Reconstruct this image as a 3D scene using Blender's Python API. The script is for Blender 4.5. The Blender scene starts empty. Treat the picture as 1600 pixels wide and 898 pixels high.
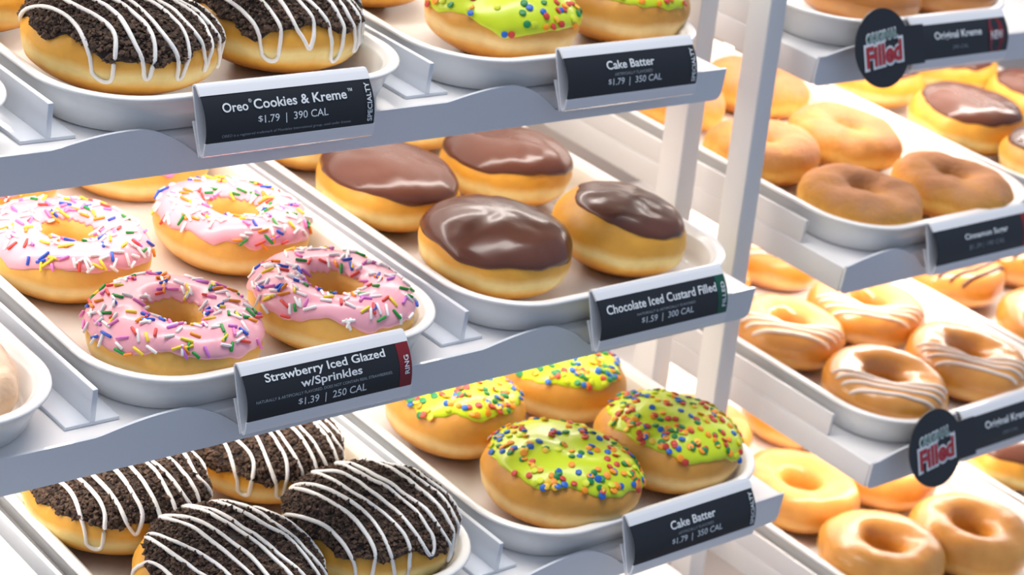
import bpy, math, random
from mathutils import Vector, Matrix, noise

S = bpy.context.scene
COL = S.collection
PI = math.pi
TILT = math.radians(6.6)             # the shelves lean forward by this much
RT = Matrix.Rotation(TILT, 4, 'X')
# shelf levels, counted from the one above the frame down: y, z in the leaning shelf frame
LEVEL = {0: (.135, .2619), 1: (.0675, .131), 2: (0, 0), 3: (-.0655, -.1239), 4: (-.131, -.2477)}

# ------------------------------------------------------------------ camera
cam = bpy.data.cameras.new('camera')
co = bpy.data.objects.new('camera', cam); COL.objects.link(co)
r_, d_, f_ = (.7488, -.6554, .0989), (-.1527, -.3157, -.9365), (.6450, .6861, -.3365)
M = Matrix(((r_[0], -d_[0], -f_[0], -.5001), (r_[1], -d_[1], -f_[1], -.8357), (r_[2], -d_[2], -f_[2], .4393), (0, 0, 0, 1)))
co.matrix_world = M
cam.sensor_fit = 'HORIZONTAL'; cam.sensor_width = 36; cam.lens = 71.06
cam.clip_start = .01
cam.dof.use_dof = True; cam.dof.focus_distance = 1.08; cam.dof.aperture_fstop = 11
S.camera = co
CAMP = Vector((-.5001, -.8357, .4393))

# ------------------------------------------------------------------ world, big lamps, exposure
w = bpy.data.worlds.new('world'); S.world = w; w.use_nodes = True
w.node_tree.nodes['Background'].inputs[0].default_value = (.60, .74, 1.0, 1)
w.node_tree.nodes['Background'].inputs[1].default_value = .41
S.view_settings.view_transform = 'Standard'; S.view_settings.look = 'None'
S.view_settings.gamma = 1; S.view_settings.use_curve_mapping = False
S.view_settings.exposure = 0.18
PANEL_W = .69       # watts in each flat lamp under a shelf
PANEL_COL = (1.0, .925, .865)

def area(name, mw, sx, sy, energy, col, parent=None):
    l = bpy.data.lights.new(name, 'AREA'); l.shape = 'RECTANGLE'; l.size = sx; l.size_y = sy
    l.energy = energy; l.color = col
    o = bpy.data.objects.new(name, l); COL.objects.link(o)
    if parent: o.parent = parent
    o.matrix_local = mw
    return o
# ceiling lamp of the shop over the counter front
area('ceiling_lamp', Matrix.Translation((.2, .12, 1.9)), 2.2, .40, 34, (1, .95, .90))

# ------------------------------------------------------------------ materials
def lin(c):
    return tuple((x / 12.92 if x <= .04045 else ((x + .055) / 1.055) ** 2.4) for x in (v / 255 for v in c)) + (1,)
def mat(name, rgb, rough=.5, coat=0, spec=.5, bump=0, bscale=200, var=0, vscale=30, sss=0):
    m = bpy.data.materials.new(name); m.use_nodes = True
    nt = m.node_tree; N = nt.nodes; L = nt.links; b = N['Principled BSDF']
    b.inputs['Base Color'].default_value = lin(rgb); b.inputs['Roughness'].default_value = rough
    b.inputs['Coat Weight'].default_value = coat; b.inputs['Coat Roughness'].default_value = .12
    b.inputs['Specular IOR Level'].default_value = spec
    if sss:
        b.inputs['Subsurface Weight'].default_value = sss
        b.inputs['Subsurface Radius'].default_value = (.004, .002, .001); b.inputs['Subsurface Scale'].default_value = 1
    tc = N.new('ShaderNodeTexCoord')
    if var:
        n = N.new('ShaderNodeTexNoise'); n.inputs['Scale'].default_value = vscale; n.inputs['Detail'].default_value = 4
        L.new(tc.outputs['Object'], n.inputs['Vector'])
        mx = N.new('ShaderNodeMixRGB'); mx.blend_type = 'MULTIPLY'; mx.inputs[0].default_value = 1
        mx.inputs[1].default_value = lin(rgb)
        rp = N.new('ShaderNodeValToRGB'); rp.color_ramp.elements[0].position = .3; rp.color_ramp.elements[1].position = .7
        v = 1 - var; rp.color_ramp.elements[0].color = (v, v, v, 1); rp.color_ramp.elements[1].color = (1, 1, 1, 1)
        L.new(n.outputs[0], rp.inputs[0]); L.new(rp.outputs[0], mx.inputs[2]); L.new(mx.outputs[0], b.inputs['Base Color'])
    if bump:
        n2 = N.new('ShaderNodeTexNoise'); n2.inputs['Scale'].default_value = bscale; n2.inputs['Detail'].default_value = 3
        L.new(tc.outputs['Object'], n2.inputs['Vector'])
        bp = N.new('ShaderNodeBump'); bp.inputs['Strength'].default_value = bump; bp.inputs['Distance'].default_value = .001
        L.new(n2.outputs[0], bp.inputs['Height']); L.new(bp.outputs[0], b.inputs['Normal'])
    return m

def dough_mat(name, bottom, side, band, top, band_z=.42, bw=.09, rough=.5, coat=.15, bump=.25, mott=.22):
    """fried dough: brown base, golden side, a pale proof line round the middle, golden top"""
    m = bpy.data.materials.new(name); m.use_nodes = True
    nt = m.node_tree; N = nt.nodes; L = nt.links; b = N['Principled BSDF']
    tc = N.new('ShaderNodeTexCoord'); sp = N.new('ShaderNodeSeparateXYZ'); L.new(tc.outputs['Generated'], sp.inputs[0])
    nz = N.new('ShaderNodeTexNoise'); nz.inputs['Scale'].default_value = 32; nz.inputs['Detail'].default_value = 4
    L.new(tc.outputs['Object'], nz.inputs['Vector'])
    ma = N.new('ShaderNodeMath'); ma.operation = 'MULTIPLY_ADD'; ma.inputs[1].default_value = mott; ma.inputs[2].default_value = -mott / 2
    L.new(nz.outputs[0], ma.inputs[0])
    ad = N.new('ShaderNodeMath'); ad.operation = 'ADD'; L.new(sp.outputs[2], ad.inputs[0]); L.new(ma.outputs[0], ad.inputs[1])
    rp = N.new('ShaderNodeValToRGB'); cr = rp.color_ramp
    stops = [(0, bottom), (.16, bottom), (band_z - bw * 1.5, side), (band_z - bw * .35, band), (band_z + bw * .35, band), (band_z + bw * 1.5, side), (.9, top)]
    cr.elements[0].position = 0; cr.elements[0].color = lin(bottom)
    cr.elements[1].position = .9; cr.elements[1].color = lin(top)
    for p, c in stops[1:-1]:
        e = cr.elements.new(p); e.color = lin(c)
    L.new(ad.outputs[0], rp.inputs[0])
    n2 = N.new('ShaderNodeTexNoise'); n2.inputs['Scale'].default_value = 60; n2.inputs['Detail'].default_value = 5
    L.new(tc.outputs['Object'], n2.inputs['Vector'])
    r2 = N.new('ShaderNodeValToRGB'); r2.color_ramp.elements[0].position = .35; r2.color_ramp.elements[1].position = .65
    r2.color_ramp.elements[0].color = (.80, .72, .62, 1); r2.color_ramp.elements[1].color = (1, 1, 1, 1)
    L.new(n2.outputs[0], r2.inputs[0])
    mx = N.new('ShaderNodeMixRGB'); mx.blend_type = 'MULTIPLY'; mx.inputs[0].default_value = .6
    L.new(rp.outputs[0], mx.inputs[1]); L.new(r2.outputs[0], mx.inputs[2]); L.new(mx.outputs[0], b.inputs['Base Color'])
    b.inputs['Roughness'].default_value = rough; b.inputs['Coat Weight'].default_value = coat; b.inputs['Coat Roughness'].default_value = .28
    b.inputs['Subsurface Weight'].default_value = .12
    b.inputs['Subsurface Radius'].default_value = (.006, .003, .001); b.inputs['Subsurface Scale'].default_value = 1
    n3 = N.new('ShaderNodeTexNoise'); n3.inputs['Scale'].default_value = 260; n3.inputs['Detail'].default_value = 4
    L.new(tc.outputs['Object'], n3.inputs['Vector'])
    bp = N.new('ShaderNodeBump'); bp.inputs['Strength'].default_value = bump; bp.inputs['Distance'].default_value = .001
    L.new(n3.outputs[0], bp.inputs['Height']); L.new(bp.outputs[0], b.inputs['Normal'])
    return m

MT = {
    'white': mat('white_enamel', (232, 230, 229), .35, coat=.3),
    'tray': mat('white_tray_enamel', (248, 246, 242), .3, coat=.5, var=.03, vscale=8),
    'acrylic': mat('milky_acrylic', (226, 230, 236), .12, coat=.6),
    'holder': mat('tag_holder_plastic', (236, 238, 242), .2, coat=.5),
    'post': mat('post_paint', (240, 238, 236), .45),
    'grey': mat('grey_paint', (158, 150, 146), .5),
    'wall': mat('warm_wall_paint', (196, 184, 176), .6),
    'steel': mat('bolt_metal', (120, 115, 105), .35),
    'black': mat('tag_black', (27, 31, 38), .38),
    'red': mat('tag_red', (128, 24, 34), .4),
    'green': mat('tag_green', (16, 84, 66), .4),
    'text': mat('tag_white_print', (232, 238, 242), .5),
    'dimtext': mat('tag_grey_print', (150, 158, 166), .5),
    'logo_red': mat('sign_red_print', (176, 40, 52), .5),
    'logo_green': mat('sign_green_print', (62, 120, 108), .5),
    'dough_filled': dough_mat('dough_filled', (196, 122, 34), (234, 174, 62), (250, 226, 152), (228, 164, 54)),
    'dough_pale': dough_mat('dough_batter', (202, 128, 42), (224, 162, 66), (246, 214, 148), (216, 150, 58)),
    'dough_ring': dough_mat('dough_ring', (222, 156, 62), (240, 188, 92), (250, 224, 156), (234, 178, 80), .38, .1),
    'dough_glazed': dough_mat('dough_glazed', (194, 116, 34), (214, 144, 54), (232, 176, 90), (220, 152, 68), .36, .1, .22, .8, .12),
    'dough_plain': dough_mat('dough_plain', (200, 122, 38), (224, 158, 66), (238, 186, 102), (228, 164, 82), .36, .1, .32, .3, .12),
    'dough_cinnamon': dough_mat('dough_cinnamon', (196, 122, 46), (220, 158, 66), (238, 188, 98), (196, 140, 98), .40, .12, .85, 0, 1.0, .75),
    'dough_amber': dough_mat('dough_amber', (170, 100, 34), (200, 128, 50), (214, 148, 70), (190, 116, 44), .4, .1, .25, .7, .1),
    'dough_cake': dough_mat('dough_cake', (214, 160, 110), (236, 196, 156), (244, 214, 180), (244, 212, 180), .4, .1, .45, .4, 1.0),
    'choc': mat('chocolate_icing', (98, 57, 42), .27, coat=.2, spec=.4, sss=.02),
    'pink': mat('strawberry_icing', (243, 172, 184), .32, coat=.25, bump=.12, bscale=120, sss=.1),
    'lime': mat('cake_batter_icing', (204, 224, 30), .35, coat=.25, bump=.12, bscale=120, sss=.08),
    'crumb_base': mat('dark_icing', (44, 30, 26), .75, bump=.6, bscale=500),
    'crumb': mat('cookie_crumb', (104, 80, 64), .85, var=.86, vscale=330),
    'drizzle': mat('white_icing', (250, 246, 240), .3, coat=.3, sss=.1),
    'glaze_white': mat('sheer_white_icing', (246, 226, 208), .25, coat=.5),
    'dark_drizzle': mat('chocolate_drizzle', (86, 48, 34), .3, coat=.4),
}
SPK = {n: mat('sprinkle_' + n, c, .4) for n, c in dict(white=(252, 250, 246), pink=(238, 132, 204), yellow=(248, 222, 60), orange=(250, 152, 30),
       blue=(40, 96, 208), green=(34, 156, 64), red=(226, 76, 66), violet=(206, 120, 214)).items()}
CFT = {n: mat('confetti_' + n, c, .45) for n, c in dict(red=(206, 66, 54), orange=(250, 154, 34), blue=(36, 104, 196), green=(24, 132, 70),
       lime=(214, 226, 50), yellow=(250, 200, 60)).items()}

# ------------------------------------------------------------------ mesh helpers
def mesh(name, V, F, m, smooth=True, sharp=None):
    me = bpy.data.meshes.new(name); me.from_pydata([tuple(v) for v in V], [], F); me.validate()
    me.materials.append(m)
    if smooth:
        me.polygons.foreach_set('use_smooth', [True] * len(me.polygons))
        if sharp: me.set_sharp_from_angle(angle=math.radians(sharp))
    me.update()
    return me
def link(name, me, parent=None, mw=None):
    o = bpy.data.objects.new(name, me); COL.objects.link(o)
    if parent: o.parent = parent
    if mw is not None: o.matrix_local = mw
    return o
def tag(o, label=None, cat=None, group=None, kind=None):
    if label: o['label'] = label
    if cat: o['category'] = cat
    if group: o['group'] = group
    if kind: o['kind'] = kind
    return o
def place(k, x, y, z=0, rz=0, rx=0):
    """matrix of a spot on shelf level k, in the leaning shelf frame"""
    oy, oz = LEVEL[k]
    return RT @ Matrix.Translation((x, y + oy, z + oz)) @ Matrix.Rotation(rz, 4, 'Z') @ Matrix.Rotation(rx, 4, 'X')
def thing(name, k, x, y, z=0, rz=0, **kw):
    o = bpy.data.objects.new(name, None); COL.objects.link(o); o.empty_display_size = .02
    o.matrix_world = place(k, x, y, z, rz)
    return tag(o, **kw)
def box(V, F, x0, x1, y0, y1, z0, z1, b=0):
    """bevelled box: 24 corner points when b > 0"""
    if b <= 0:
        n = len(V)
        V += [(x, y, z) for z in (z0, z1) for y in (y0, y1) for x in (x0, x1)]
        F += [tuple(n + i for i in f) for f in ((0, 2, 3, 1), (4, 5, 7, 6), (0, 1, 5, 4), (2, 6, 7, 3), (0, 4, 6, 2), (1, 3, 7, 5))]
        return
    import bmesh
    bm = bmesh.new(); bmesh.ops.create_cube(bm, size=1)
    for v in bm.verts:
        v.co = Vector((x0 + (v.co.x + .5) * (x1 - x0), y0 + (v.co.y + .5) * (y1 - y0), z0 + (v.co.z + .5) * (z1 - z0)))
    bmesh.ops.bevel(bm, geom=bm.edges[:], offset=b, segments=3, profile=.5, affect='EDGES')
    bm.verts.index_update(); n = len(V)
    V += [v.co[:] for v in bm.verts]; F += [tuple(n + v.index for v in f.verts) for f in bm.faces]
    bm.free()
def extrude(V, F, poly, x0, x1):
    """closed polygon of (y, z) swept along x, with caps"""
    n = len(V); c = len(poly)
    V += [(x0, y, z) for y, z in poly] + [(x1, y, z) for y, z in poly]
    F += [(n + i, n + (i + 1) % c, n + c + (i + 1) % c, n + c + i) for i in range(c)]
    F += [tuple(n + i for i in range(c))[::-1], tuple(n + c + i for i in range(c))]
def thicken(path, t):
    """polyline -> closed outline of thickness t"""
    L, R = [], []
    for i, p in enumerate(path):
        a = Vector(path[max(i - 1, 0)]); b = Vector(path[min(i + 1, len(path) - 1)])
        d = (b - a).normalized(); nn = Vector((-d.y, d.x)) * t / 2
        L.append(tuple(Vector(p) + nn)); R.append(tuple(Vector(p) - nn))
    return L + R[::-1]
def tube(V, F, pts, rad, sides=8):
    n0 = len(V); m = len(pts); up = Vector((0, 0, 1))
    for i, p in enumerate(pts):
        d = (pts[min(i + 1, m - 1)] - pts[max(i - 1, 0)]).normalized()
        s = d.cross(up)
        if s.length < 1e-4: s = d.cross(Vector((0, 1, 0)))
        s.normalize(); u = s.cross(d)
        r = rad[i] if isinstance(rad, list) else rad
        if i in (0, m - 1): r *= .45
        for j in range(sides):
            a = 2 * PI * j / sides
            V.append(p + s * (r * math.cos(a)) + u * (r * math.sin(a)))
    for i in range(m - 1):
        for j in range(sides):
            a = n0 + i * sides + j; b = n0 + i * sides + (j + 1) % sides
            F.append((a, b, b + sides, a + sides))
    F.append(tuple(n0 + j for j in range(sides))[::-1]); F.append(tuple(n0 + (m - 1) * sides + j for j in range(sides)))
def catmull(P, n):
    out = []
    for i in range(len(P) - 1):
        p0, p1, p2, p3 = P[max(i - 1, 0)], P[i], P[i + 1], P[min(i + 2, len(P) - 1)]
        for k in range(n):
            t = k / n
            out.append(.5 * ((2 * p1) + (p2 - p0) * t + (2 * p0 - 5 * p1 + 4 * p2 - p3) * t * t + (3 * p1 - p0 - 3 * p2 + p3) * t ** 3))
    out.append(P[-1].copy()); return out

# ------------------------------------------------------------------ the rack: shelves, lips, lamps, dividers, posts
SH_D = .44       # shelf depth
LIP_Y = -.0135
def lip_poly(x0, x1, tags):
    """front outline of the lip, top edge dipping to each price tag; corner radii at the ends"""
    zb = -.0205
    top = []
    n = 160
    for i in range(n + 1):
        x = x0 + (x1 - x0) * i / n
        z = .0015
        for tx in tags:
            u = x - tx
            if -.084 <= u <= .0: z = max(z, .0015 + .0058 * math.sin(min(1, (u + .084) / .045) * PI / 2)) if u < -.036 else z
            if -.036 <= u <= .006: z = .0073 - .0205 * ((u + .036) / .042) ** 1.8
            if .006 < u < .108: z = -.0132
            if .108 <= u <= .118: z = -.0132 + .0147 * (u - .108) / .010
        top.append((x, z))
    r = .006
    # rounded lower corners
    bot = [(x1 - r + r * math.sin(a), zb + r - r * math.cos(a)) for a in [PI / 2 * (1 - j / 6) for j in range(7)]]
    bot += [(x0 + r - r * math.sin(a), zb + r - r * math.cos(a)) for a in [PI / 2 * j / 6 for j in range(7)]]
    return top + bot
def shelf(k, x0, x1, tags, label, group):
    t = thing('display_shelf', k, (x0 + x1) / 2, 0, label=label, cat='shelf', group=group)
    hx = (x1 - x0) / 2; cx = (x0 + x1) / 2
    V, F = [], []; box(V, F, -hx, hx, LIP_Y + .0015, SH_D, -.0195, 0, .0012)
    link('shelf_panel', mesh('shelf_panel', V, F, MT['white'], True, 40), t)
    P = lip_poly(x0, x1, tags); n = len(P)
    V = [(x - cx, LIP_Y - .0006, z) for x, z in P] + [(x - cx, LIP_Y + .0012, z) for x, z in P]
    F = [tuple(range(n))[::-1], tuple(range(n, 2 * n))] + [(i, (i + 1) % n, n + (i + 1) % n, n + i) for i in range(n)]
    link('front_lip', mesh('front_lip', V, F, MT['acrylic'], False), t)
    V, F = [], []; box(V, F, -hx + .008, hx - .008, .082, .330, -.0240, -.0190, .0015)
    link('lamp_panel', mesh('lamp_panel', V, F, MT['white'], True, 40), t)
    area('panel_lamp', Matrix.Translation((0, .206, -.0245)), 2 * hx - .03, .24, PANEL_W, PANEL_COL, t)
    V, F = [], []; box(V, F, -hx + .012, hx - .012, .056, .074, -.0265, -.0190, .0015)
    link('lamp_strip', mesh('lamp_strip', V, F, MT['white'], True, 40), t)
    area('strip_lamp', Matrix.Translation((0, .065, -.0270)), 2 * hx - .05, .011, PANEL_W * .64, PANEL_COL, t)
    return t
LX0, LX1, RX0, RX1 = -.262, .495, .590, 1.085
TAGS_L = {1: [.079, .3385], 2: [.079, .339], 3: [.079, .340]}
TAGS_R = {1: [.680], 2: [.676], 3: [.680]}
for k in (0, 1, 2, 3, 4):
    shelf(k, LX0, LX1, TAGS_L.get(k, []), {0: 'white shelf of the near rack just above the picture', 1: 'top white shelf of the near rack, holding cookie crumb and cake batter donuts',
          2: 'middle white shelf of the near rack, holding pink sprinkled and chocolate iced donuts', 3: 'third white shelf of the near rack, with crumb donuts and lime iced donuts',
          4: 'lowest white shelf of the near rack, mostly hidden below the crumb donuts'}[k], 'shelves of the near rack')
    shelf(k, RX0, RX1, TAGS_R.get(k, []), {0: 'white shelf of the far right rack just above the picture', 1: 'top white shelf of the far right rack, under the amber filled donuts',
          2: 'middle white shelf of the far right rack, under the cinnamon sugar rings', 3: 'third white shelf of the far right rack, under the white striped glazed rings',
          4: 'lowest white shelf of the far right rack, under the plain glazed rings'}[k], 'shelves of the far right rack')

def divider_mesh():
    V, F = [], []
    box(V, F, -.016, .016, 0, .40, 0, .0022, .0005)
    box(V, F, -.0016, .0016, 0, .40, .0020, .0212, .0005)
    return mesh('tray_divider', V, F, MT['acrylic'], True, 40)
DIV = divider_mesh()
def divider(k, x, y0, label):
    o = link('tray_divider', DIV); o.matrix_world = place(k, x, y0)
    tag(o, label, 'divider', 'dividers between the trays')
divider(1, 0, .0, 'white T-shaped divider at the left end of the cookie crumb tray, top shelf')
divider(1, .2495, .0, 'white T-shaped divider between the cookie crumb tray and the lime iced tray, top shelf')
divider(2, 0, .0, 'white T-shaped divider at the left side of the pink donut tray')
divider(2, .2495, .0, 'white T-shaped divider between the pink donut tray and the chocolate iced tray')
divider(3, 0, .0, 'white T-shaped divider at the bottom left, left of the cookie crumb tray')
divider(3, .2495, .0, 'white T-shaped divider between the lower crumb tray and the lower lime iced tray')
V, F = [], []; box(V, F, 0, .0025, 0, .40, 0, .0175, .0005); ENDP = mesh('end_panel', V, F, MT['white'], True, 40)
for k, lb in ((1, 'white end panel left of the amber filled donuts, far right rack'), (2, 'white end panel beside the cinnamon sugar tray, far right rack'),
              (3, 'white end panel beside the white striped ring tray, far right rack'), (4, 'white end panel beside the plain glazed ring tray, far right rack')):
    o = link('end_panel', ENDP); o.matrix_world = place(k, RX0 + .0005, .030); tag(o, lb, 'panel', 'end panels of the far right rack')

def post(x0, x1, ys, ye, label):
    """vertical upright; ys..ye is its depth in the shelf frame of the middle level at z = .035"""
    p = RT @ Vector((0, ys, .036)); q = RT @ Vector((0, ye, .036))
    V, F = [], []; box(V, F, x0, x1, p.y, q.y, -.55, .62, .0012)
    tag(link('rack_post', mesh('rack_post', V, F, MT['post'], True, 40)), label, 'post', 'white posts between the two racks')
post(.5435, .5605, .0535, .0735, 'nearer white square post between the two racks')
post(.5335, .5515, .1075, .1290, 'second white square post just behind the nearer one')

# setting behind and below
V, F = [], []; box(V, F, -1.2, 2.0, .56, .58, -.75, .8); o = link('wall_back', mesh('wall_back', V, F, MT['wall'], False)); tag(o, kind='structure')
V, F = [], []; box(V, F, -.6, 1.5, -.30, .56, -.52, -.40, .004); o = link('base_cabinet', mesh('base_cabinet', V, F, MT['grey'], True, 40))
tag(o, 'grey cabinet deck under the lowest shelves of both racks', 'cabinet')
V, F = [], []; box(V, F, -3, 3, -3, 3, -1.32, -1.30); o = link('floor', mesh('floor', V, F, MT['grey'], False)); tag(o, kind='structure')
V, F = [], []; box(V, F, -.55, 1.45, -.22, .55, -1.30, -.52, .004); o = link('cabinet_plinth', mesh('cabinet_plinth', V, F, MT['grey'], True, 40))
tag(o, 'grey plinth standing on the floor under the cabinet deck', 'cabinet')

# ------------------------------------------------------------------ trays
def rrect(hx, hy, r, n=12):
    P = []
    for cx, cy, a0 in ((hx - r, hy - r, 0), (-hx + r, hy - r, PI / 2), (-hx + r, -hy + r, PI), (hx - r, -hy + r, 3 * PI / 2)):
        for j in range(n + 1):
            a = a0 + PI / 2 * j / n; P.append((cx + r * math.cos(a), cy + r * math.sin(a)))
    return P
def tray_mesh(w, l):
    prof = [(.0130, 0), (.0105, .0012), (.0065, .012), (.0032, .0195), (.0010, .0212), (0, .0222), (.0003, .0234), (.0014, .0239), (.0050, .0238), (.0064, .0232),
            (.0072, .0218), (.0090, .0206), (.0100, .0194), (.0122, .0090), (.0140, .0052), (.0175, .0030)]
    V, F = [], []; rings = []
    for ins, z in prof:
        P = rrect(w / 2 - ins, l / 2 - ins, max(.052 - ins, .012)); rings.append(len(V)); V += [(x, y + l / 2, z) for x, y in P]
    n = len(P)
    for a, b in zip(rings, rings[1:]):
        F += [(a + i, a + (i + 1) % n, b + (i + 1) % n, b + i) for i in range(n)]
    F.append(tuple(range(n))[::-1]); F.append(tuple(rings[-1] + i for i in range(n)))
    return mesh('donut_tray', V, F, MT['tray'], True, 60)
TRAY = tray_mesh(.2315, .385)
def tray(k, xl, y0, label, rz=0):
    o = link('donut_tray', TRAY); o.matrix_world = place(k, xl + .11575, y0, .0001, rz)
    tag(o, label, 'tray', 'white donut trays')
FLOOR = .0031
for k, what in ((1, 'empty white tray corner at the far left of the top shelf'), (2, 'white tray at the far left of the middle shelf, holding a pale cake donut'),
                (3, 'white tray cut off at the far left of the third shelf')):
    tray(k, -.2435, -.0150, what)
for k, a, b in ((1, 'white tray of the two cookie crumb donuts on the top shelf', 'white tray of the lime iced donuts on the top shelf'),
                (2, 'white tray of pink sprinkled ring donuts', 'white tray of domed chocolate iced donuts on the near rack'),
                (3, 'white tray of cookie crumb donuts at the bottom left', 'white tray of lime iced confetti donuts on the third shelf'),
                (4, None, 'white tray on the lowest shelf of the near rack, under the lower lime tray')):
    if a: tray(k, .0065, -.0158, a, math.radians(-.7))
    tray(k, .2555, -.0158, b, math.radians(-.6))
for k, a, b in ((1, 'white tray of amber glazed filled donuts, top right', None), (2, 'white tray of cinnamon sugar rings', 'white tray of chocolate iced donuts at the far right'),
                (3, 'white tray of white striped glazed rings', 'white tray of chocolate striped donuts at the right edge'), (4, 'white tray of plain glazed rings, bottom right', 'white tray at the bottom right edge beyond the plain glazed rings')):
    tray(k, .5990, -.0150, a)
    if b: tray(k, .8350, -.0150, b)

# ------------------------------------------------------------------ price tags
HT, LEAN = .0378, math.radians(23)
def bulge(wv): return .0024 + .0056 * math.sin(PI * min(max(wv / HT, 0), 1))
TAGM = Matrix.Rotation(-LEAN, 4, 'X')      # local y = depth, z = up along the leaning tag
HOLDER = {}
def holder_mesh(L):
    if L in HOLDER: return HOLDER[L]
    V, F = [], []
    N = 10
    path = [(-bulge(HT - .0065 + .0045 * i / N), HT - .0065 + .0045 * i / N) for i in range(N + 1)]
    path += [(-.0022, HT - .0004), (-.0008, HT), (.0004, HT - .001), (.0006, HT - .004), (.0006, .004), (.0004, .0008), (-.0008, 0), (-.0024, .0004)]
    path += [(-bulge(.002 + .0045 * i / N), .002 + .0045 * i / N) for i in range(N + 1)]
    extrude(V, F, thicken(path, .0012), 0, L)
    extrude(V, F, thicken([(.0020, -.0002), (.0024, .006), (.0042, .019)], .0011), 0, L)
    extrude(V, F, thicken([(-.001, .0010), (.0130, -.0012)], .0012), L * .25, L * .75)
    HOLDER[L] = mesh('tag_holder', V, F, MT['holder'], True, 35)
    return HOLDER[L]
def card_mesh(L, u0, u1, off, m, nm):
    V, F = [], []
    N = 16; a, b = .0053, HT - .0053
    P = [(-bulge(a + (b - a) * i / N) + .0001 - off, a + (b - a) * i / N) for i in range(N + 1)]
    extrude(V, F, thicken(P, .0006), u0, u1)
    return mesh(nm, V, F, m, True, 35)
TXT = {}
def text_geo(s, bold):
    if (s, bold) not in TXT:
        c = bpy.data.curves.new('t', 'FONT'); c.body = s; c.dimensions = '2D'; c.fill_mode = 'FRONT'; c.offset = bold; c.resolution_u = 3
        o = bpy.data.objects.new('t', c)
        me = bpy.data.meshes.new_from_object(o)
        V = [v.co[:2] for v in me.vertices]; F = [tuple(p.vertices) for p in me.polygons]
        bpy.data.objects.remove(o); bpy.data.curves.remove(c); bpy.data.meshes.remove(me)
        TXT[(s, bold)] = (V, F)
    return TXT[(s, bold)]
CARD_A, CARD_B = .0054, HT - .0054
def print_on(parent, s, L, u, v, wu, h, m, bold=.0, vertical=False, nm='printed_text', proud=.0003, flat=None):
    """text centred at (u, v) of the card (fractions, v from the top); wu = width fraction, h = height fraction of the whole line"""
    V, F = text_geo(s, bold)
    xs = [p[0] for p in V]; ys = [p[1] for p in V]
    x0, x1, y0, y1 = min(xs), max(xs), min(ys), max(ys)
    HC = CARD_B - CARD_A
    out = []
    for x, y in V:
        a = (x - (x0 + x1) / 2) / (x1 - x0); b = (y - (y0 + y1) / 2) / (y1 - y0)
        if vertical: du, dv = -b * wu * L, a * h * HC
        else: du, dv = a * wu * L, b * h * HC
        U = u * L + du; Wv = CARD_B - v * HC + dv
        n = bulge(Wv) + .0003 if flat is None else flat
        out.append((U, -n - proud, Wv))
    return link(nm, mesh(nm, out, F, m, False), parent)
def price_tag(k, x, L, lines, band, label, sign=False, dz=-.0095):
    t = bpy.data.objects.new('price_tag', None); COL.objects.link(t); t.empty_display_size = .02
    t.matrix_world = place(k, x - .0048, -.0290, dz + .0027) @ TAGM
    tag(t, label, 'price tag')
    link('tag_holder', holder_mesh(L), t)
    card = link('tag_card', card_mesh(L, .0006, L - .0006, 0, MT['black'], 'tag_card'), t)
    if band:
        bm_, word, hh = band
        if bm_: link('colour_band', card_mesh(L, L * .918, L - .0005, .0002, MT[bm_], 'colour_band'), card)
        print_on(card, word, L, .962, .5, .030, hh, MT['text'], .018, True, proud=.0006)
    for (s, u, v, wu, h, m, bold) in lines: print_on(card, s, L, u, v, wu, h, MT[m], bold)
    if sign:
        V, F = [], []; R = .0280; cx, cz = -.0375, .0190; n = 64; yf = -.0090
        ring = [(cx + R * 1.08 * math.cos(2 * PI * i / n), cz + R * math.sin(2 * PI * i / n)) for i in range(n)]
        V = [(a, yf, b) for a, b in ring] + [(a, yf + .001, b) for a, b in ring]
        F = [tuple(range(n))[::-1], tuple(range(n, 2 * n))] + [(i, (i + 1) % n, n + (i + 1) % n, n + i) for i in range(n)]
        nb = len(V); box(V, F, -.016, .009, yf + .0002, yf + .0012, CARD_A - .0005, CARD_B + .0005)
        sg = link('round_sign', mesh('round_sign', V, F, MT['black'], False), t)
        HC = CARD_B - CARD_A
        def put(s, px, pz, wd, ht, m, bold, pr, slant=.10):
            TV, TF = text_geo(s, bold)
            xs = [p[0] for p in TV]; ys = [p[1] for p in TV]; x0, x1, y0, y1 = min(xs), max(xs), min(ys), max(ys)
            out = [(px + ((q[0] - x0) / (x1 - x0) - .5) * wd, yf - pr, pz + ((q[1] - y0) / (y1 - y0) - .5) * ht + ((q[0] - x0) / (x1 - x0) - .5) * wd * slant) for q in TV]
            link('sign_lettering', mesh('sign_lettering', out, TF, m, False), sg)
        put('ORIGINAL', cx - .001, cz + .0085, .036, .0085, MT['text'], .07, .0003)
        put('ORIGINAL', cx - .001, cz + .0085, .034, .0062, MT['logo_green'], .012, .0006)
        put('Filled', cx, cz - .004, .0440, .0190, MT['text'], .085, .0004)
        put('Filled', cx, cz - .004, .0400, .0150, MT['logo_red'], .04, .0007)
    return t
B1 = .018
def price(a, c, u, v):
    return [('$', u - .192, v - .03, .026, .13, 'text', 0), (a + '  |  ' + c + ' CAL', u + .02, v, .375, .20, 'text', .008)]
price_tag(1, .079, .112, [('Oreo', .175, .30, .145, .19, 'text', B1), ('\u00ae', .264, .21, .018, .075, 'text', 0), ('Cookies & Kreme', .555, .29, .55, .20, 'text', B1), ('\u2122', .855, .215, .028, .06, 'text', 0)] + price('1.79', '390', .50, .625) + [
          ('OREO is a registered trademark of Mondelez International group, used under license.', .47, .86, .76, .07, 'dimtext', 0)], (None, 'SPECIALTY', .80), 'black price tag for the cookie crumb donuts, top shelf, with small print', dz=-.0080)
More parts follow.
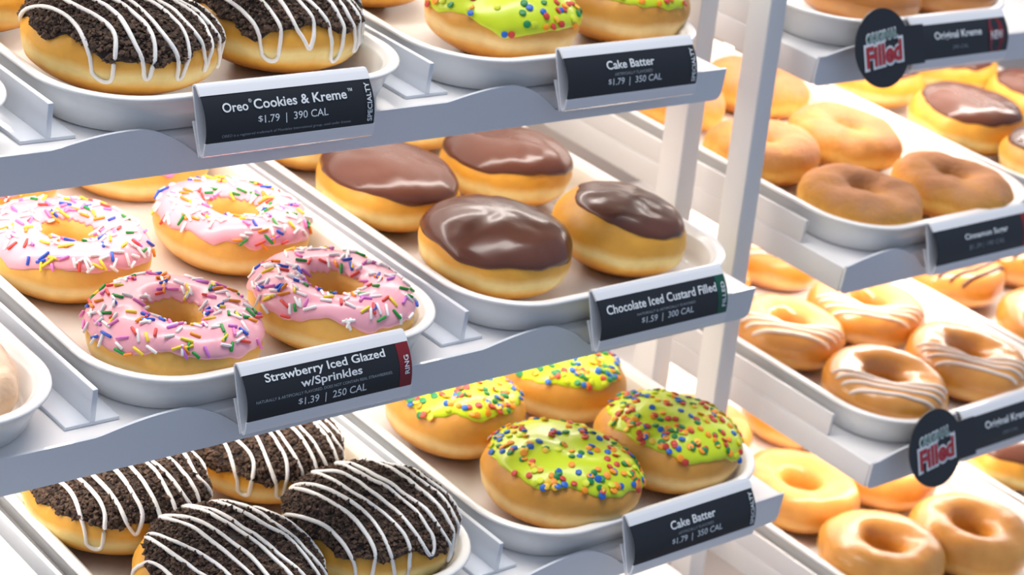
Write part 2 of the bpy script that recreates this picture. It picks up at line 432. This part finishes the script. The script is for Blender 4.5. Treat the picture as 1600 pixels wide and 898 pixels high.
price_tag(1, .3385, .114, [('Cake Batter', .475, .30, .365, .20, 'text', B1), ('ARTIFICIALLY FLAVORED', .49, .52, .29, .07, 'dimtext', 0), ] + price('1.79', '350', .50, .71),
          (None, 'SPECIALTY', .80), 'black price tag for the lime iced cake batter donuts on the top shelf', dz=-.0087)
price_tag(2, .079, .112, [('Strawberry Iced Glazed', .48, .19, .72, .22, 'text', B1), ('w/Sprinkles', .50, .43, .37, .22, 'text', B1),
          ('NATURALLY & ARTIFICIALLY FLAVORED. DOES NOT CONTAIN REAL STRAWBERRIES.', .46, .60, .82, .06, 'dimtext', .01), ] + price('1.39', '250', .50, .80),
          ('red', 'RING', .40), 'black price tag with a red end band under the pink strawberry donuts', dz=-.0092)
price_tag(2, .339, .114, [('Chocolate Iced Custard Filled', .48, .29, .86, .21, 'text', B1), ('NATURALLY & ARTIFICIALLY FLAVORED', .50, .53, .46, .06, 'dimtext', .01), ] + price('1.59', '300', .51, .72),
          ('green', 'FILLED', .60), 'black price tag with a green end band under the chocolate iced donuts', dz=-.0103)
price_tag(3, .340, .112, [('Cake Batter', .475, .30, .365, .20, 'text', B1), ('ARTIFICIALLY FLAVORED', .49, .52, .29, .07, 'dimtext', 0), ] + price('1.79', '350', .50, .71),
          (None, 'SPECIALTY', .80), 'black price tag for the lime iced cake batter donuts on the third shelf', dz=-.0112)
price_tag(2, .676, .115, [('Cinnamon Sugar', .52, .36, .46, .20, 'text', B1), ('$1.39 | 190 CAL', .52, .66, .38, .17, 'dimtext', 0)], ('red', 'RING', .4), 'black price tag with a red end band under the cinnamon sugar rings', dz=-.0142)
for k, lb in ((1, 'black price tag with a round filled sign, under the amber donuts at the top right'), (3, 'black price tag with a round filled sign, under the white striped rings')):
    t = price_tag(k, .681, .113, [('Original Kreme', .45, .38, .50, .26, 'text', B1), ('290 CAL', .47, .70, .17, .10, 'dimtext', 0)], None, lb, True)
    t.matrix_world = place(k, .681 - .0060, -.0290, -.0108 if k == 1 else -.0092) @ TAGM
    card = [c for c in t.children if c.name.startswith('tag_card')][0]
    V, F = [], []; n = 40; L = .113; pts = []
    for i in range(n):
        a = 2 * PI * i / n; U = .86 * L + .0095 * math.cos(a); Wv = HT / 2 + .0145 * math.sin(a); pts.append((U, -bulge(Wv) - .0006, Wv))
    c0 = (.86 * L, -bulge(HT / 2) - .0006, HT / 2)
    link('red_dot', mesh('red_dot', pts + [c0], [(i, (i + 1) % n, n) for i in range(n)], MT['red'], False), card)
    print_on(card, 'NEW', L, .86, .5, .13, .24, MT['text'], .01, proud=.0009)

# ------------------------------------------------------------------ donuts
def sp(v, e): return math.copysign(abs(v) ** e, v)
def fbm(x, y, z, s): return noise.noise(Vector((x + s * 7.13, y - s * 3.7, z + s * 1.91)))
class Body:
    """surface of a donut: phi goes round it, psi round its cross-section (pi/2 = top)"""
    def __init__(s, kind, R, h, seed, rough=.0012, hole=.0, lean=0):
        s.kind, s.R, s.h, s.seed, s.rough = kind, R, h, seed, rough
        rnd = random.Random(seed)
        s.k2, s.a2 = rnd.uniform(.008, .03), rnd.uniform(0, PI)
        s.k3, s.a3 = rnd.uniform(.004, .014), rnd.uniform(0, PI)
        s.lx, s.ly = rnd.uniform(-.05, .05), rnd.uniform(-.05, .05)
        if kind == 'ring':
            s.rh = hole or R * .30; s.a = (R - s.rh) / 2; s.R0 = (R + s.rh) / 2
    def raw(s, phi, psi):
        c, n = math.cos(psi), math.sin(psi)
        if s.kind == 'ring':
            e = .82
            r = s.R0 + s.a * sp(c, e); zz = sp(n, .86)
        else:
            r = s.R * abs(c) ** .70 if c > 0 else 0.; zz = sp(n, .82)
        z = s.h * (.46 + .54 * zz) if zz > 0 else s.h * (.46 + .50 * zz)
        k = 1 + (s.k2 * math.cos(2 * phi + s.a2) + s.k3 * math.cos(3 * phi + s.a3)) * (min(1, r / s.R * 1.3))
        # waist: a soft crease at the proof line
        u = (z / s.h - .40) / .07
        low = max(0, (.42 * s.h - z) / (.42 * s.h))
        if c > 0: r -= .011 * low ** 1.6 * s.R / .05 * c ** .5
        if c > 0: r -= .0011 * math.exp(-u * u) * (1 if r > s.R * .6 else 0)
        x, y = r * k * math.cos(phi), r * k * math.sin(phi)
        q = Vector((x, y, z)) * 42
        d = s.rough * (noise.noise(q + Vector((s.seed * 3.1, 0, 0))) + .5 * noise.noise(q * 2.3 + Vector((0, s.seed * 5.3, 0))))
        rr = math.hypot(x, y) or 1
        f = 1 + d / s.R
        z2 = z * (1 + (s.lx * x + s.ly * y) / s.R) + d * max(0, n) * 1.2
        return Vector((x * (f if s.kind != 'ring' else 1 + d * c / rr), y * (f if s.kind != 'ring' else 1 + d * c / rr), max(0, z2)))
    def nrm(s, phi, psi):
        e = .012
        if s.kind != 'ring': psi = min(psi, PI / 2 - .03)
        a = s.raw(phi + e, psi) - s.raw(phi - e, psi); b = s.raw(phi, psi + e) - s.raw(phi, psi - e)
        n = a.cross(b)
        if n.length < 1e-12: return Vector((0, 0, 1))
        return n.normalized()
    def mesh(s, nm, m, nphi=96, npsi=40):
        V, F = [], []
        if s.kind == 'ring':
            for i in range(nphi):
                for j in range(npsi): V.append(s.raw(2 * PI * i / nphi, 2 * PI * j / npsi - PI))
            for i in range(nphi):
                for j in range(npsi):
                    a, b = i * npsi, ((i + 1) % nphi) * npsi; j2 = (j + 1) % npsi
                    F.append((a + j, b + j, b + j2, a + j2))
        else:
            for i in range(nphi):
                for j in range(1, npsi): V.append(s.raw(2 * PI * i / nphi, -PI / 2 + PI * j / npsi))
            m1 = npsi - 1; top = len(V)
            V.append(s.raw(0, PI / 2)); V.append(Vector((0, 0, s.raw(0, -PI / 2).z)))
            for i in range(nphi):
                a, b = i * m1, ((i + 1) % nphi) * m1
                F += [(a + j, b + j, b + j + 1, a + j + 1) for j in range(m1 - 1)]
                F += [(a + m1 - 1, b + m1 - 1, top), (b, a, top + 1)]
        return mesh(nm, V, F, m)
    def psi_of(s, rr):
        """psi on a filled bun for a planar radius given as a fraction of R; past 1 runs down the side"""
        if rr <= 1: return math.acos(min(1, rr ** (1 / .70)))
        return -(rr - 1) * 2.6
class Cap:
    """icing lying on a Body"""
    def __init__(s, body, edge, amp, th, shift=0, shift_dir=0, seed=0, inner=None, wav=2.2):
        s.b, s.edge, s.amp, s.th, s.sh, s.sd, s.seed, s.inner, s.wav = body, edge, amp, th, shift, shift_dir, seed, inner, wav
    def lim(s, phi):
        n1 = fbm(math.cos(phi) * s.wav, math.sin(phi) * s.wav, 0, s.seed); n2 = fbm(math.cos(phi) * s.wav * 3, math.sin(phi) * s.wav * 3, 5, s.seed)
        o = s.edge + s.amp * (n1 + .35 * n2) + s.sh * math.cos(phi - s.sd)
        i = PI / 2 if s.inner is None else s.inner + s.amp * .5 * n2
        return o, i
    def pt(s, phi, t, extra=0):
        o, i = s.lim(phi); psi = i + (o - i) * t
        if s.inner is None: prof = math.sqrt(max(0, 1 - t ** 10))
        else: prof = math.sqrt(max(0, 1 - abs(2 * t - 1) ** 12))
        return s.b.raw(phi, psi) + s.b.nrm(phi, psi) * (s.th * prof - (.0006 if prof < .05 else 0) + extra)
    def mesh(s, nm, m, nphi=110, nt=26):
        V, F = [], []
        ts = [1 - (1 - j / nt) ** 1.7 for j in range(nt + 1)] if s.inner is None else [.5 - .5 * math.cos(PI * j / nt) for j in range(nt + 1)]
        if s.inner is None:
            V.append(s.pt(0, 0)); ts = ts[1:]
        n0 = len(V); c = len(ts)
        for i in range(nphi):
            for t in ts: V.append(s.pt(2 * PI * i / nphi, t))
        for i in range(nphi):
            a, b = n0 + i * c, n0 + ((i + 1) % nphi) * c
            F += [(a + j, a + j + 1, b + j + 1, b + j) for j in range(c - 1)]
            if s.inner is None: F.append((0, a, b))
        return mesh(nm, V, F, m)
    def sample(s, rnd):
        """random point, roughly even by area: (position, normal)"""
        while True:
            phi = rnd.uniform(0, 2 * PI); o, i = s.lim(phi)
            t = rnd.uniform(0.0, .985); psi = i + (o - i) * t
            p = s.b.raw(phi, psi); r = math.hypot(p.x, p.y)
            if rnd.random() < r / s.b.R: return p + s.b.nrm(phi, psi) * s.th, s.b.nrm(phi, psi)

def rod_mesh(nm, m, L=.0066, r=.00088):
    V, F = [], []; tube(V, F, [Vector((-L / 2, 0, 0)), Vector((-L / 2 + .0004, 0, 0)), Vector((L / 2 - .0004, 0, 0)), Vector((L / 2, 0, 0))], [r * 1.4, r, r, r * 1.4], 7)
    return mesh(nm, V, F, m, True, 50)
def disc_mesh(nm, m, r=.0023, h=.0010):
    n = 12; V = []; F = []
    for z, q in ((0, r), (h * .75, r), (h, r * .82)): V += [(q * math.cos(2 * PI * i / n), q * math.sin(2 * PI * i / n), z) for i in range(n)]
    for a in (0, n): F += [(a + i, a + (i + 1) % n, a + n + (i + 1) % n, a + n + i) for i in range(n)]
    F += [tuple(range(n))[::-1], tuple(2 * n + i for i in range(n))]
    return mesh(nm, V, F, m, True, 50)
RODS = {n: rod_mesh('sprinkle', m) for n, m in SPK.items()}
DISCS = {n: disc_mesh('sprinkle', m) for n, m in CFT.items()}
def scatter(t, cap, count, kinds, weights, rod, seed):
    rnd = random.Random(seed); inv = t.matrix_world.inverted(); cl = inv @ CAMP
    L = []
    names = list(kinds)
    for q in range(count):
        p, n = cap.sample(rnd)
        c = rnd.choices(names, weights)[0]
        a = rnd.uniform(0, 2 * PI)
        x = n.orthogonal().normalized(); x = Matrix.Rotation(a, 3, n) @ x
        if rod: x = (x + n * rnd.uniform(-.12, .22)).normalized()
        else: n = (n + Vector((rnd.uniform(-.35, .35), rnd.uniform(-.35, .35), rnd.uniform(-.2, .2)))).normalized(); x = n.orthogonal().normalized()
        y = n.cross(x).normalized(); z = x.cross(y)
        sc = rnd.uniform(.75, 1.2) if rod else rnd.uniform(.85, 1.1)
        m = Matrix((x, y, z)).transposed().to_4x4() @ Matrix.Diagonal((sc, 1 if rod else sc, 1, 1))
        m.translation = p + n * (.0006 if rod else rnd.uniform(-.0001, .0002))
        face = n.dot((cl - p).normalized())
        L.append((face > .12, face, c, m))
    L.sort(key=lambda e: -e[1])
    for _, _, c, m in L[:100]:
        link('sprinkle', kinds[c], t, m)
    rest = L[100:]
    if rest:
        V, F, MI = [], [], []; idx = {c: i for i, c in enumerate(names)}
        for _, _, c, m in rest:
            n = len(V); me = kinds[c]
            V += [m @ v.co for v in me.vertices]
            for pl in me.polygons: F.append(tuple(n + i for i in pl.vertices)); MI.append(idx[c])
        me = mesh('loose_sprinkles', V, F, kinds[names[0]].materials[0])
        for c in names[1:]: me.materials.append(kinds[c].materials[0])
        me.polygons.foreach_set('material_index', MI)
        tag(link('loose_sprinkles', me, t), kind='stuff')

def chunk(V, F, c, r, rnd):
    n = len(V)
    P = [(0, 0, 1), (.9, 0, .1), (.2, .85, 0), (-.8, .4, .1), (-.6, -.7, 0), (.4, -.8, .1), (0, 0, -1)]
    rot = Matrix.Rotation(rnd.uniform(0, 6.28), 3, Vector((rnd.uniform(-1, 1), rnd.uniform(-1, 1), rnd.uniform(-1, 1))).normalized())
    for p in P: V.append(c + rot @ (Vector(p) * r * rnd.uniform(.65, 1.2)))
    for i in range(5):
        F.append((n, n + 1 + i, n + 1 + (i + 1) % 5)); F.append((n + 6, n + 1 + (i + 1) % 5, n + 1 + i))

def drizzle_pts(cap, path, lift=.0006):
    """path of planar points (in units of R) laid over a filled bun"""
    out = []
    P = catmull([Vector((a, b, 0)) for a, b in path], 7)
    for p in P:
        rr = p.length; phi = math.atan2(p.y, p.x); psi = cap.b.psi_of(rr)
        out.append(cap.b.raw(phi, psi) + cap.b.nrm(phi, psi) * (cap.th * min(1, max(.15, .6 + (psi - cap.lim(phi)[0]) / .25)) + lift * min(1, max(.3, .8 + (psi - cap.lim(phi)[0]) / .3))))
    return out

def base_thing(name, k, x, y, rz, label, group):
    return thing(name, k, x + (-.004 if x < .55 else .0015), y - .0065, FLOOR, rz, label=label, cat='donut', group=group)

def pink(k, x, y, R, seed, label, rz=0, n=185):
    t = base_thing('ring_donut', k, x, y, rz, label, 'pink sprinkled ring donuts')
    b = Body('ring', R, .0345, seed, hole=R * .27); link('dough', b.mesh('dough', MT['dough_ring']), t)
    cap = Cap(b, .42, .34, .0016, seed=seed, inner=2.35); link('pink_icing', cap.mesh('pink_icing', MT['pink']), t)
    scatter(t, cap, n, RODS, [58, 11, 11, 11, 11, 11, 8, 5], True, seed)
def choc(k, x, y, R, h, seed, label, rz=0, edge=.30, shift=.0, sd=0):
    t = base_thing('filled_donut', k, x, y, rz, label, 'chocolate iced filled donuts')
    b = Body('bun', R, h, seed); link('dough', b.mesh('dough', MT['dough_filled']), t)
    cap = Cap(b, edge, .16, .0022, shift, sd, seed, wav=1.2); link('chocolate_icing', cap.mesh('chocolate_icing', MT['choc']), t)
def batter(k, x, y, R, h, seed, label, rz=0, edge=.42, n=215, shift=0, sd=0):
    t = base_thing('filled_donut', k, x, y, rz, label, 'lime iced confetti donuts')
    b = Body('bun', R, h, seed); link('dough', b.mesh('dough', MT['dough_pale']), t)
    cap = Cap(b, edge, .26, .0018, shift, sd, seed, wav=1.8); link('lime_icing', cap.mesh('lime_icing', MT['lime']), t)
    scatter(t, cap, n, DISCS, [22, 22, 18, 18, 12, 6], False, seed)
def crumb(k, x, y, R, h, seed, label, rz=0, edge=.25, shift=0, sd=0, strokes=5, ang=0, n=4200):
    t = base_thing('filled_donut', k, x, y, rz, label, 'cookie crumb donuts with white drizzle')
    b = Body('bun', R, h, seed); link('dough', b.mesh('dough', MT['dough_filled']), t)
    cap = Cap(b, edge, .34, .0018, shift, sd, seed, wav=2.0); link('dark_icing', cap.mesh('dark_icing', MT['crumb_base']), t)
    rnd = random.Random(seed); V, F = [], []
    for i in range(n):
        p, nn = cap.sample(rnd); r = rnd.choice((.0008, .0010, .0013, .0016, .0020, .0024))
        chunk(V, F, p + nn * rnd.uniform(-.0004, .0010), r, rnd)
    tag(link('cookie_crumbs', mesh('cookie_crumbs', V, F, MT['crumb'], False), t), kind='stuff')
    # zigzag of white icing: strokes along the local y, turning at both ends
    path = []; nS = strokes
    for i in range(nS):
        u = -.86 + 1.72 * (i + .5) / nS; hw = 1.72 / nS * .30; ext = math.sqrt(max(.05, 1.02 - u * u))
        lo = -ext * rnd.uniform(.90, 1.03); hi = ext * rnd.uniform(.80, 1.0); j = lambda q: rnd.uniform(-q, q)
        path += [(u - hw * 1.3, hi * .9), (u - hw * 1.0 + j(.05), hi * .4), (u - hw * .9 + j(.06), lo * .2), (u - hw * 1.05 + j(.02), lo * .78), (u - hw * .75, lo * .97), (u, lo * 1.05),
                 (u + hw * .75, lo * .96), (u + hw * 1.02 + j(.02), lo * .75), (u + hw + j(.06), lo * .15), (u + hw * 1.1 + j(.05), hi * .5), (u + hw * 1.5, hi * .93)]
    ca, sa = math.cos(ang), math.sin(ang)
    path = [(a * ca - c * sa, a * sa + c * ca) for a, c in path]
    P = drizzle_pts(cap, path, .0016); V, F = [], []
    tube(V, F, P, [.00122 * (1 + .25 * fbm(i * .13, 0, 0, seed)) for i in range(len(P))], 8)
    link('white_drizzle', mesh('white_drizzle', V, F, MT['drizzle']), t)

LAB = []
pink(2, .071, .156, .0475, 11, 'pink sprinkled ring donut cut by the left frame edge, rear left of its tray')
pink(2, .184, .154, .048, 12, 'pink sprinkled ring donut at the rear right of the pink tray')
pink(2, .075, .0465, .0485, 13, 'pink sprinkled ring donut at the front left of the pink tray')
pink(2, .181, .0455, .0485, 14, 'pink sprinkled ring donut right above the red-banded strawberry price tag')
pink(2, .183, .268, .048, 15, 'ring donut behind the pink ones, only its golden lower edge showing under the top shelf', n=60)
pink(2, .072, .268, .047, 16, 'ring donut hidden behind the leftmost pink one under the top shelf', n=60)
choc(2, .314, .167, .0480, .045, 21, 'chocolate iced donut at the rear left of the near chocolate tray', edge=.34)
choc(2, .421, .170, .0460, .046, 22, 'chocolate iced donut at the rear right of the near chocolate tray', edge=.30)
choc(2, .321, .063, .0490, .047, 23, 'large chocolate iced donut at the front left of the near chocolate tray', edge=.26)
choc(2, .424, .056, .0450, .047, 24, 'smaller chocolate iced donut right above the green-banded price tag', edge=.66, shift=.20, sd=2.6)
choc(2, .320, .270, .0470, .045, 25, 'chocolate iced donut in the third row left, mostly hidden by the top shelf')
choc(2, .418, .276, .0460, .045, 26, 'chocolate iced donut in the third row right, mostly hidden by the top shelf')
crumb(1, .081, .070, .0540, .046, 31, 'cookie crumb donut at the left of the top shelf, above its price tag', ang=0.10, edge=0.34)
crumb(1, .189, .078, .0520, .047, 32, 'cookie crumb donut at the right of its tray on the top shelf', ang=0.16, edge=0.40)
choc(1, .040, .175, .0500, .045, 33, 'plain golden donut at the top left corner, behind the crumb donuts', edge=1.0)
crumb(3, .069, .142, .0525, .047, 34, 'cookie crumb donut at the rear left of the bottom left tray', ang=0.05, edge=0.36)
crumb(3, .177, .150, .0490, .045, 35, 'cookie crumb donut at the rear right of the bottom left tray, under the strawberry tag', ang=0.00, edge=0.30)
crumb(3, .083, .046, .0525, .043, 36, 'cookie crumb donut at the front left of the bottom left tray', ang=0.20, edge=0.30, shift=.28, sd=2.7)
crumb(3, .184, .049, .0510, .047, 37, 'cookie crumb donut at the front right of the bottom left tray', ang=0.12, edge=0.20, shift=.26, sd=-2.3)
batter(1, .349, .058, .0490, 0.0460, 41, 'lime iced confetti donut at the left of its tray on the top shelf', edge=.26, n=120)
batter(1, .458, .063, .0480, 0.0460, 42, 'lime iced confetti donut at the right of its tray on the top shelf', edge=.60, shift=.15, sd=2.6, n=120)
choc(1, .318, .165, .0480, .045, 43, 'golden donut behind the lime iced ones on the top shelf', edge=1.0)
batter(3, .324, .140, .0465, 0.0450, 44, 'lime iced confetti donut at the rear left of the lower lime tray', edge=.56, shift=.1, sd=-.8)
batter(3, .425, .146, .0450, 0.0440, 45, 'lime iced confetti donut at the rear right of the lower lime tray', edge=.58, shift=.1, sd=-.8)
batter(3, .333, .044, .0505, 0.0470, 46, 'lime iced confetti donut at the front left of the lower lime tray', edge=.42, shift=.24, sd=-2.7)
batter(3, .432, .047, .0490, 0.0470, 47, 'lime iced confetti donut above its price tag, front right of the lower tray', edge=.42, shift=.22, sd=2.9)

# pale cake donut at the far left
t = base_thing('cake_donut', 2, -.062, .0445, 0, 'pale lumpy cake donut cut by the left frame edge', None)
b = Body('ring', .0375, .033, 51, rough=.0032, hole=.014); link('dough', b.mesh('dough', MT['dough_cake'], 120, 56), t)

# the right-hand rack
PROTO = {}
def proto(kind, seed, R, h, m, builder=None):
    if (kind, seed) not in PROTO:
        b = Body('ring' if kind != 'bun' else 'bun', R, h, seed, hole=R * (.13 if m.name == 'dough_cinnamon' else .26), rough=.0022 if m.name == 'dough_cinnamon' else .0012)
        PROTO[(kind, seed)] = (b, b.mesh('dough', m, 72, 32))
    return PROTO[(kind, seed)]
def simple(name, k, x, y, seed, R, h, m, label, group, rz=0, kind='ring'):
    t = base_thing(name, k, x, y, rz, label, group)
    b, me = proto(kind + m.name, seed, R, h, m) if kind == 'ring' else proto('bun', seed, R, h, m)
    link('dough', me, t); return t, b
def stripes(t, b, m, nm, d0=.28, count=4, gap=.14):
    """parallel icing stripes over the viewer's side of a ring; local x runs across the view"""
    for i in range(count):
        V, F = [], []; pts = []
        dy = -(d0 + gap * i) * b.R
        for j in range(40):
            x = (-1 + 2 * j / 39) * math.sqrt(max(0, (b.R * .97) ** 2 - dy * dy)) * .97
            y = dy - .10 * b.R * math.cos(x / b.R * 2.2)
            phi = math.atan2(y, x); r = min(math.hypot(x, y), b.R * .992)
            c = (r - b.R0) / b.a; psi = math.acos(max(-1, min(1, sp(c, 1 / .82))))
            pts.append(b.raw(phi, psi) + b.nrm(phi, psi) * .0002)
        tube(V, F, pts, .0016, 6)
        link(nm, mesh(nm, V, F, m), t)
GL, CN, AM = MT['dough_glazed'], MT['dough_cinnamon'], MT['dough_amber']
VA = -PI / 4
for x, y, sd, lb in ((.689, .050, 61, 'left amber glazed filled donut on the far right top shelf'), (.786, .050, 62, 'right amber glazed filled donut on the far right top shelf, behind its tag')):
    t, b = simple('filled_donut', 1, x, y, sd, .048, .040, AM, lb, 'amber filled donuts', kind='bun')
for i, (x, y, R, lb) in enumerate(((.653, .141, .047, 'cinnamon sugar ring donut beside the nearer post, rear left of its tray'), (.750, .141, .048, 'cinnamon sugar ring donut at the middle right of its tray'),
        (.655, .043, .049, 'cinnamon sugar ring donut at the front left of its tray'), (.758, .037, .049, 'cinnamon sugar ring donut at the front right, above its price tag'),
        (.660, .250, .047, 'cinnamon sugar ring donut seen between the two posts, third row left'), (.762, .250, .047, 'cinnamon sugar ring donut in the third row right, under the top shelf'),
        (.655, .345, .045, 'cinnamon sugar ring donut left of both posts, furthest back'))):
    simple('ring_donut', 2, x, y, 70 + i, R * .955, .033, CN, lb, 'cinnamon sugar ring donuts')
for i, (x, y, lb) in enumerate(((.888, .236, 'chocolate iced donut at the rear of the far right tray, below the round sign'), (.995, .235, 'chocolate iced donut at the rear right of the far right tray'),
        (.893, .128, 'chocolate iced donut in the middle of the far right tray, fully seen'), (1.010, .135, 'chocolate iced donut at the right frame edge, second row'),
        (.895, .032, 'chocolate iced donut at the right frame edge, front row'))):
    choc(2, x, y, .050, .044, 80 + i, lb, edge=.62)
for i, (x, y, R, lb) in enumerate(((.652, .141, .047, 'white striped glazed ring at the rear left of its tray'), (.748, .142, .049, 'white striped glazed ring at the rear right of its tray'),
        (.656, .045, .049, 'white striped glazed ring at the front left of its tray'), (.757, .046, .050, 'white striped glazed ring at the front right of its tray'),
        (.655, .245, .046, 'glazed ring in the third row left, behind the white striped ones'), (.752, .248, .046, 'glazed ring in the third row right, behind the white striped ones'))):
    t, b = simple('ring_donut', 3, x, y, 90 + i, R * .965, .034, GL, lb, 'white striped glazed rings', VA)
    stripes(t, b, MT['glaze_white'], 'icing_stripe')
for i, (x, y, R, lb) in enumerate(((.885, .165, .048, 'glazed ring with chocolate stripes at the rear of the right edge tray'), (.990, .165, .048, 'glazed ring with chocolate stripes at the right frame edge, rear row'),
        (.895, .060, .048, 'glazed ring with chocolate stripes at the right frame edge, front row'))):
    t, b = simple('ring_donut', 3, x, y, 100 + i, R, .036, GL, lb, 'chocolate striped glazed rings', VA + .9)
    stripes(t, b, MT['dark_drizzle'], 'icing_stripe', .15, 4, .17)
for i, (x, y, R, lb) in enumerate(((.656, .272, .046, 'plain glazed ring furthest back on the far right lowest shelf'), (.760, .258, .046, 'plain glazed ring in the third row right of the lowest tray'),
        (.662, .165, .049, 'plain glazed ring right of the lower lime tray, second row left'), (.758, .158, .048, 'plain glazed ring half hidden under the white striped shelf'),
        (.655, .072, .050, 'plain glazed ring at the bottom of the picture, front left'), (.744, .056, .050, 'plain glazed ring at the bottom right corner of the picture'))):
    simple('ring_donut', 4, x, y, 110 + i, R * .97, .036, MT['dough_plain'], lb, 'plain glazed rings')
for i, (x, y, lb) in enumerate(((.890, .125, 'chocolate iced donut at the right frame edge of the lowest shelf'), (.885, .232, 'chocolate iced donut in the lowest right tray, behind the round sign'))):
    choc(4, x, y, .048, .045, 120 + i, lb, edge=.55)
simple('ring_donut', 4, .425, .205, 130, .048, .040, AM, 'amber ring on the lowest shelf, peeking out left of the lower lime price tag', 'plain glazed rings')
